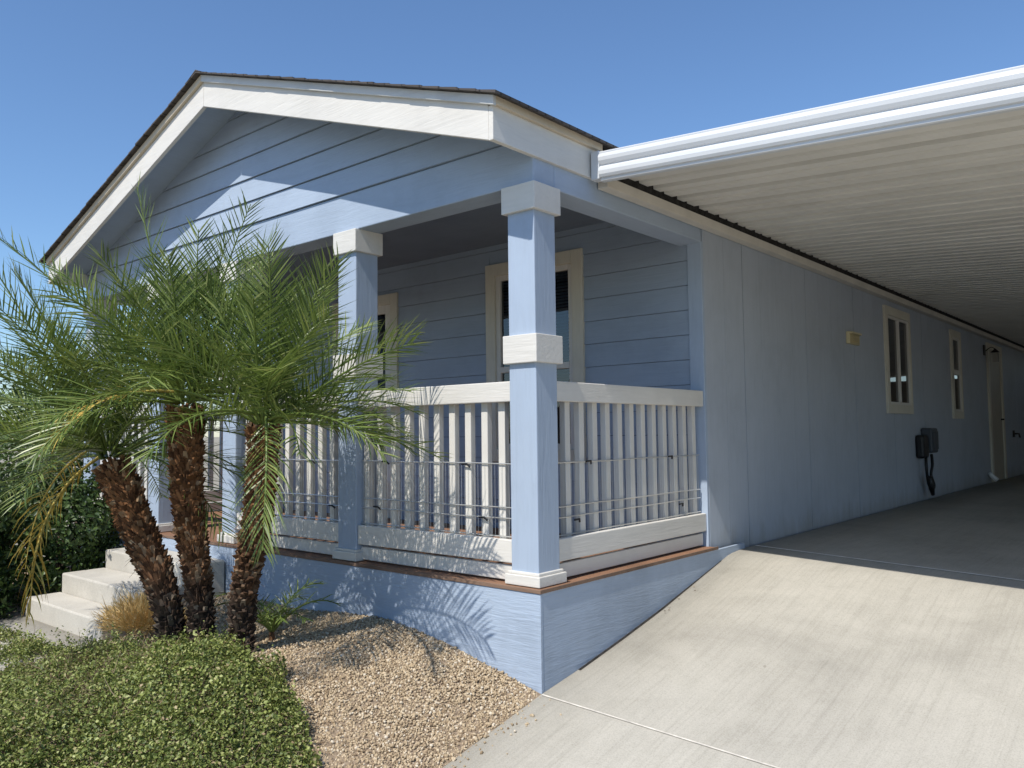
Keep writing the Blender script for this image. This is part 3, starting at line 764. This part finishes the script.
# foreground ground cover: one mass of little leaves on a bumpy cushion
def cover_h(x, y):
    """cushion height; 0 outside the patch"""
    # right/back border of the patch in plan
    bx = [-4.5, -2.95, -2.3, -1.7, -1.3, -1.0, -.75, -.5, -.22, -.08]
    by = [-1.15, -1.22, -1.05, -1.10, -1.02, -.98, -1.0, -1.08, -1.28, -1.9]
    edge = np.interp(x, bx, by) + .05*bumpf(x, y, 1.0, 3) + .07*bumpf(x*3.1, y*3.1, 1.0, 8)
    d = edge - y
    wv = np.clip(d/(.22 + .18*np.clip((x+1.2)/.6, 0, 1)), 0, 1)
    left = np.clip((x+3.9)/.1, 0, 1)
    h = .025 + .10*np.sqrt(wv)*(1 - .45*np.clip((x+1.1)/.8, 0, 1)) + .06*bumpf(x, y, .9, 5)*np.clip(wv+.2, 0, 1) + .045*bumpf(x*3, y*3, 1, 6)*np.clip(wv+.25, 0, 1)
    return np.where((d > 0) & (left > 0), np.maximum(h, .03), -1)
n = 420000
X = rng.uniform(-4.0, -.05, n); Y = rng.uniform(-3.6, -.9, n)
h = cover_h(X, Y); ok = h > 0
X, Y, h = X[ok], Y[ok], h[ok]
# thin out where dry twigs show through
thin = bumpf(X, Y, .55, 9)
thatch = np.exp(-(((X+2.15)/.42)**2+((Y+1.42)/.22)**2)) + .6*np.exp(-(((X+1.35)/.22)**2+((Y+1.75)/.16)**2))
keep = rng.uniform(0, 1, len(X)) < np.clip(.95 - .55*np.clip(thin-.35, 0, 1) - .72*thatch*(.6+.6*rng.uniform(0, 1, len(X))), .12, 1)
X, Y, h = X[keep], Y[keep], h[keep]
Z = yard(X, Y) + h*rng.uniform(0, 1, len(X))**.5 + rng.exponential(.018, len(X))
eps = .03
gx = (cover_h(X+eps, Y)-cover_h(X-eps, Y))/(2*eps); gy = (cover_h(X, Y+eps)-cover_h(X, Y-eps))/(2*eps)
Nn = np.stack([-np.clip(gx, -2, 2), -np.clip(gy, -2, 2), np.ones_like(X)], 1); Nn /= np.linalg.norm(Nn, axis=1)[:, None]
gc = leaves(np.stack([X, Y, Z], 1), Nn, .0155, 'leaf', 'ground_cover', jitter=.85, asp=.72)
tag(gc, 'low leafy green ground cover filling the front left corner', 'ground cover', kind='stuff')
def strands(P, D, L, wd, mat, name, parent=None, bend=.3):
    n = len(P); D = D/np.linalg.norm(D, axis=1)[:, None]
    s = np.cross(D, rng.normal(0, 1, (n, 3))); s /= np.linalg.norm(s, axis=1)[:, None]
    L = L[:, None]; bd = rng.normal(0, bend, (n, 3))
    p1 = P + D*L*.5 + bd*L*.12; p2 = P + D*L + bd*L*.5
    V = np.stack([P-s*wd, P+s*wd, p1+s*wd*.8, p1-s*wd*.8, p2+s*wd*.3, p2-s*wd*.3], 1).reshape(-1, 3)
    i = np.arange(n)[:, None]*6
    Fc = np.concatenate([i+np.array([[0, 1, 2, 3]]), i+np.array([[3, 2, 4, 5]])], 1).reshape(-1, 4)
    return raw(name, V, Fc, mat, parent)
thatch = np.exp(-(((X+2.15)/.42)**2+((Y+1.42)/.22)**2)) + .6*np.exp(-(((X+1.35)/.22)**2+((Y+1.75)/.16)**2))
m_ = rng.uniform(0, 1, len(X)) < .022 + .25*thatch
tw = np.stack([X[m_], Y[m_], yard(X[m_], Y[m_])+h[m_]*rng.uniform(.3, .95, m_.sum())], 1)
Dw = rng.normal(0, 1, (len(tw), 3)); Dw[:, 2] = np.abs(Dw[:, 2])*.5
o_ = strands(tw, Dw, rng.uniform(.05, .16, len(tw)), .0016, 'twig', 'twigs')
o_.parent = gc; o_['kind'] = 'stuff'
# taller sprigs standing out of the cushion and runners along its edge
bxs = [-4.5, -2.95, -2.3, -1.7, -1.3, -1.0, -.75, -.5, -.22, -.08]; bys = [-1.15, -1.22, -1.05, -1.10, -1.02, -.98, -1.0, -1.08, -1.28, -1.9]
sp = []
for i in range(330):
    if i < 40:
        x = random.uniform(-3.1, -1.75); y = float(np.interp(x, bxs, bys)) - random.uniform(.02, .2); hgt = random.uniform(.08, .19)
    else:
        x = random.uniform(-3.4, -.1); y = float(np.interp(x, bxs, bys)) - random.uniform(-.02, 1)**2*1.2; hgt = random.uniform(.04, .11)
    z0 = zb(x, y)+max(0, float(cover_h(np.array([x]), np.array([y]))[0]))*.85
    ln_ = Vector((random.uniform(-.3, .3), random.uniform(-.3, .3), 1)).normalized()
    for j in range(int(hgt*170)):
        sp.append(Vector((x, y, z0)) + ln_*hgt*j/(hgt*170) + Vector((random.gauss(0, .011), random.gauss(0, .011), 0)))
spr = leaves(np.array([tuple(q) for q in sp]), np.tile([0, 0, 1.0], (len(sp), 1)), .017, 'leaf', 'sprigs', jitter=.9)
spr.parent = gc; spr['kind'] = 'stuff'
# dry straw-coloured plant
dpx, dpy = -2.72, -.76
n = 4200
th = rng.uniform(0, 6.283, n); ph = np.arccos(rng.uniform(.05, 1, n)); rr = rng.uniform(.02, .21, n)
P = np.stack([dpx+rr*1.6*np.cos(th)*np.sin(ph), dpy+rr*1.2*np.sin(th)*np.sin(ph), zb(dpx, dpy)+.06+rr*.85*np.cos(ph)], 1)
Dd = P - np.array([dpx, dpy, zb(dpx, dpy)-.05]); Dd += rng.normal(0, .06, Dd.shape)
dp = strands(P, Dd, rng.uniform(.04, .10, n), .0022, 'dry', 'dried_plant', bend=.5)
tag(dp, 'dried straw coloured bushy plant between the steps and the palm trunks', 'dried plant')
# dark shrubs left of the steps
def shrub(c, rx, ry, z0, z1, n, label, mat='hedge', size=.05, seed=0):
    t_ = thing('shrub', (c[0], c[1], z0), label, 'shrub', 'dark shrubs left of the steps')
    u = rng.normal(0, 1, (n, 3)); u /= np.linalg.norm(u, axis=1)[:, None]
    rr = rng.uniform(.35, 1, n)**.45
    lo = u[:, 2] < 0; kx = 1/np.sqrt(np.maximum(1-u[:, 2]**2, .12)); u[lo, 0] *= kx[lo]; u[lo, 1] *= kx[lo]
    lump = 1 + .16*np.sin(u[:, 0]*7+seed)*np.sin(u[:, 1]*6+seed*2) + .14*np.sin(u[:, 2]*9+u[:, 0]*5+seed) + .08*np.sin(u[:, 1]*17+u[:, 2]*13)
    P = u*(rr*lump)[:, None]*np.array([rx, ry, (z1-z0)/2]) + np.array([c[0], c[1], (z0+z1)/2])
    P[:, 2] = np.maximum(P[:, 2], z0+.02)
    leaves(P, u, size, mat, 'crown', t_, jitter=.7, asp=.5)
    tr_ = MB()
    for i in range(5):
        a = i*1.256; tr_.tube([(c[0]+.05*math.cos(a), c[1]+.05*math.sin(a), z0-.1), (c[0]+rx*.4*math.cos(a), c[1]+ry*.4*math.sin(a), (z0+z1)/2)], [.025, .01], 6)
    obj('stem', tr_, 'bark_low', t_)
    return t_
shrub((-4.98, -.50, 0), .66, .60, -.66, .60, 12000, 'dark leafy shrub directly beside the upper steps', seed=1)
shrub((-5.02, -1.55, 0), .74, .72, -.70, .85, 13000, 'dark leafy shrub beside the walkway at the left edge', seed=2)
shrub((-4.45, -2.25, 0), .68, .55, -.75, 1.05, 9000, 'dark shrub added out of view to shade the lowest steps', seed=6)  # extra shrub outside the view, put in for its shadow
shrub((-6.9, .2, 0), 1.0, 1.2, -.66, 1.55, 16000, 'taller dark shrub behind the others, hidden by the left palm fronds', seed=3, size=.06)

# ------------------------------------------------------------------ pebbles
phi = (1+5**.5)/2
ico = np.array([(-1, phi, 0), (1, phi, 0), (-1, -phi, 0), (1, -phi, 0), (0, -1, phi), (0, 1, phi), (0, -1, -phi), (0, 1, -phi), (phi, 0, -1), (phi, 0, 1), (-phi, 0, -1), (-phi, 0, 1)])/1.902
icf = np.array([(0, 11, 5), (0, 5, 1), (0, 1, 7), (0, 7, 10), (0, 10, 11), (1, 5, 9), (5, 11, 4), (11, 10, 2), (10, 7, 6), (7, 1, 8), (3, 9, 4), (3, 4, 2), (3, 2, 6), (3, 6, 8), (3, 8, 9), (4, 9, 5), (2, 4, 11), (6, 2, 10), (8, 6, 7), (9, 8, 1)])
n = 82000
X = rng.uniform(-2.9, .045, n); Y = rng.uniform(-2.3, -.055, n)
ok = ~((cover_h(X, Y+.10) > 0) & (cover_h(X+.10, Y) > 0)); X, Y = X[ok], Y[ok]; n = len(X)
R_ = rng.uniform(.0038, .0082, n)*rng.choice([1, 1, 1, 1.35], n)
v = ico[None]*(1+rng.uniform(-.28, .28, (n, 12, 1)))
q = rng.normal(0, 1, (n, 4)); q /= np.linalg.norm(q, axis=1)[:, None]
w_, x_, y_, z_ = q.T
Rm = np.stack([1-2*(y_*y_+z_*z_), 2*(x_*y_-z_*w_), 2*(x_*z_+y_*w_), 2*(x_*y_+z_*w_), 1-2*(x_*x_+z_*z_), 2*(y_*z_-x_*w_), 2*(x_*z_-y_*w_), 2*(y_*z_+x_*w_), 1-2*(x_*x_+y_*y_)], 1).reshape(n, 3, 3)
v = v*np.stack([np.ones(n), rng.uniform(.65, 1, n), rng.uniform(.5, .85, n)], 1)[:, None, :]
v = np.einsum('nij,nkj->nki', Rm, v)*R_[:, None, None]
ns = 130
X[:ns] = .055 + rng.exponential(.05, ns); Y[:ns] = rng.uniform(-1.6, -.06, ns)
zc = np.where(X > .05, drive(X, Y), yard(X, Y)) + R_*rng.uniform(.1, .9, n) + .004*bumpf(X, Y, 2.5, 4)
v = v + np.stack([X, Y, zc], 1)[:, None, :]
Fc = (icf[None] + (np.arange(n)*12)[:, None, None]).reshape(-1, 3)
pb = raw('gravel', v.reshape(-1, 3), Fc, 'pebble')
tag(pb, 'tan gravel stones spread in front of the porch skirting', 'gravel', kind='stuff')

# dry leaf litter on the stones and along the foot of the skirting
n = 260
X = np.r_[rng.uniform(-2.2, .0, n-12), .07 + rng.exponential(.05, 12)]; Y = np.r_[rng.uniform(-1.5, -.1, n-12), rng.uniform(1.0, 1.5, 12)]
Z = np.where(X > .05, drive(X, Y)+.006, yard(X, Y)+.017)
ok = ~((X < .05) & (cover_h(X, Y) > 0)); X, Y, Z = X[ok], Y[ok], Z[ok]
ll_ = leaves(np.stack([X, Y, Z], 1), np.tile([0, 0, 1.0], (len(X), 1)), .016, 'twig', 'leaf_litter', jitter=.35, asp=.45)
tag(ll_, 'dry brown leaf litter scattered over the gravel and by the skirting', 'leaf litter', kind='stuff')
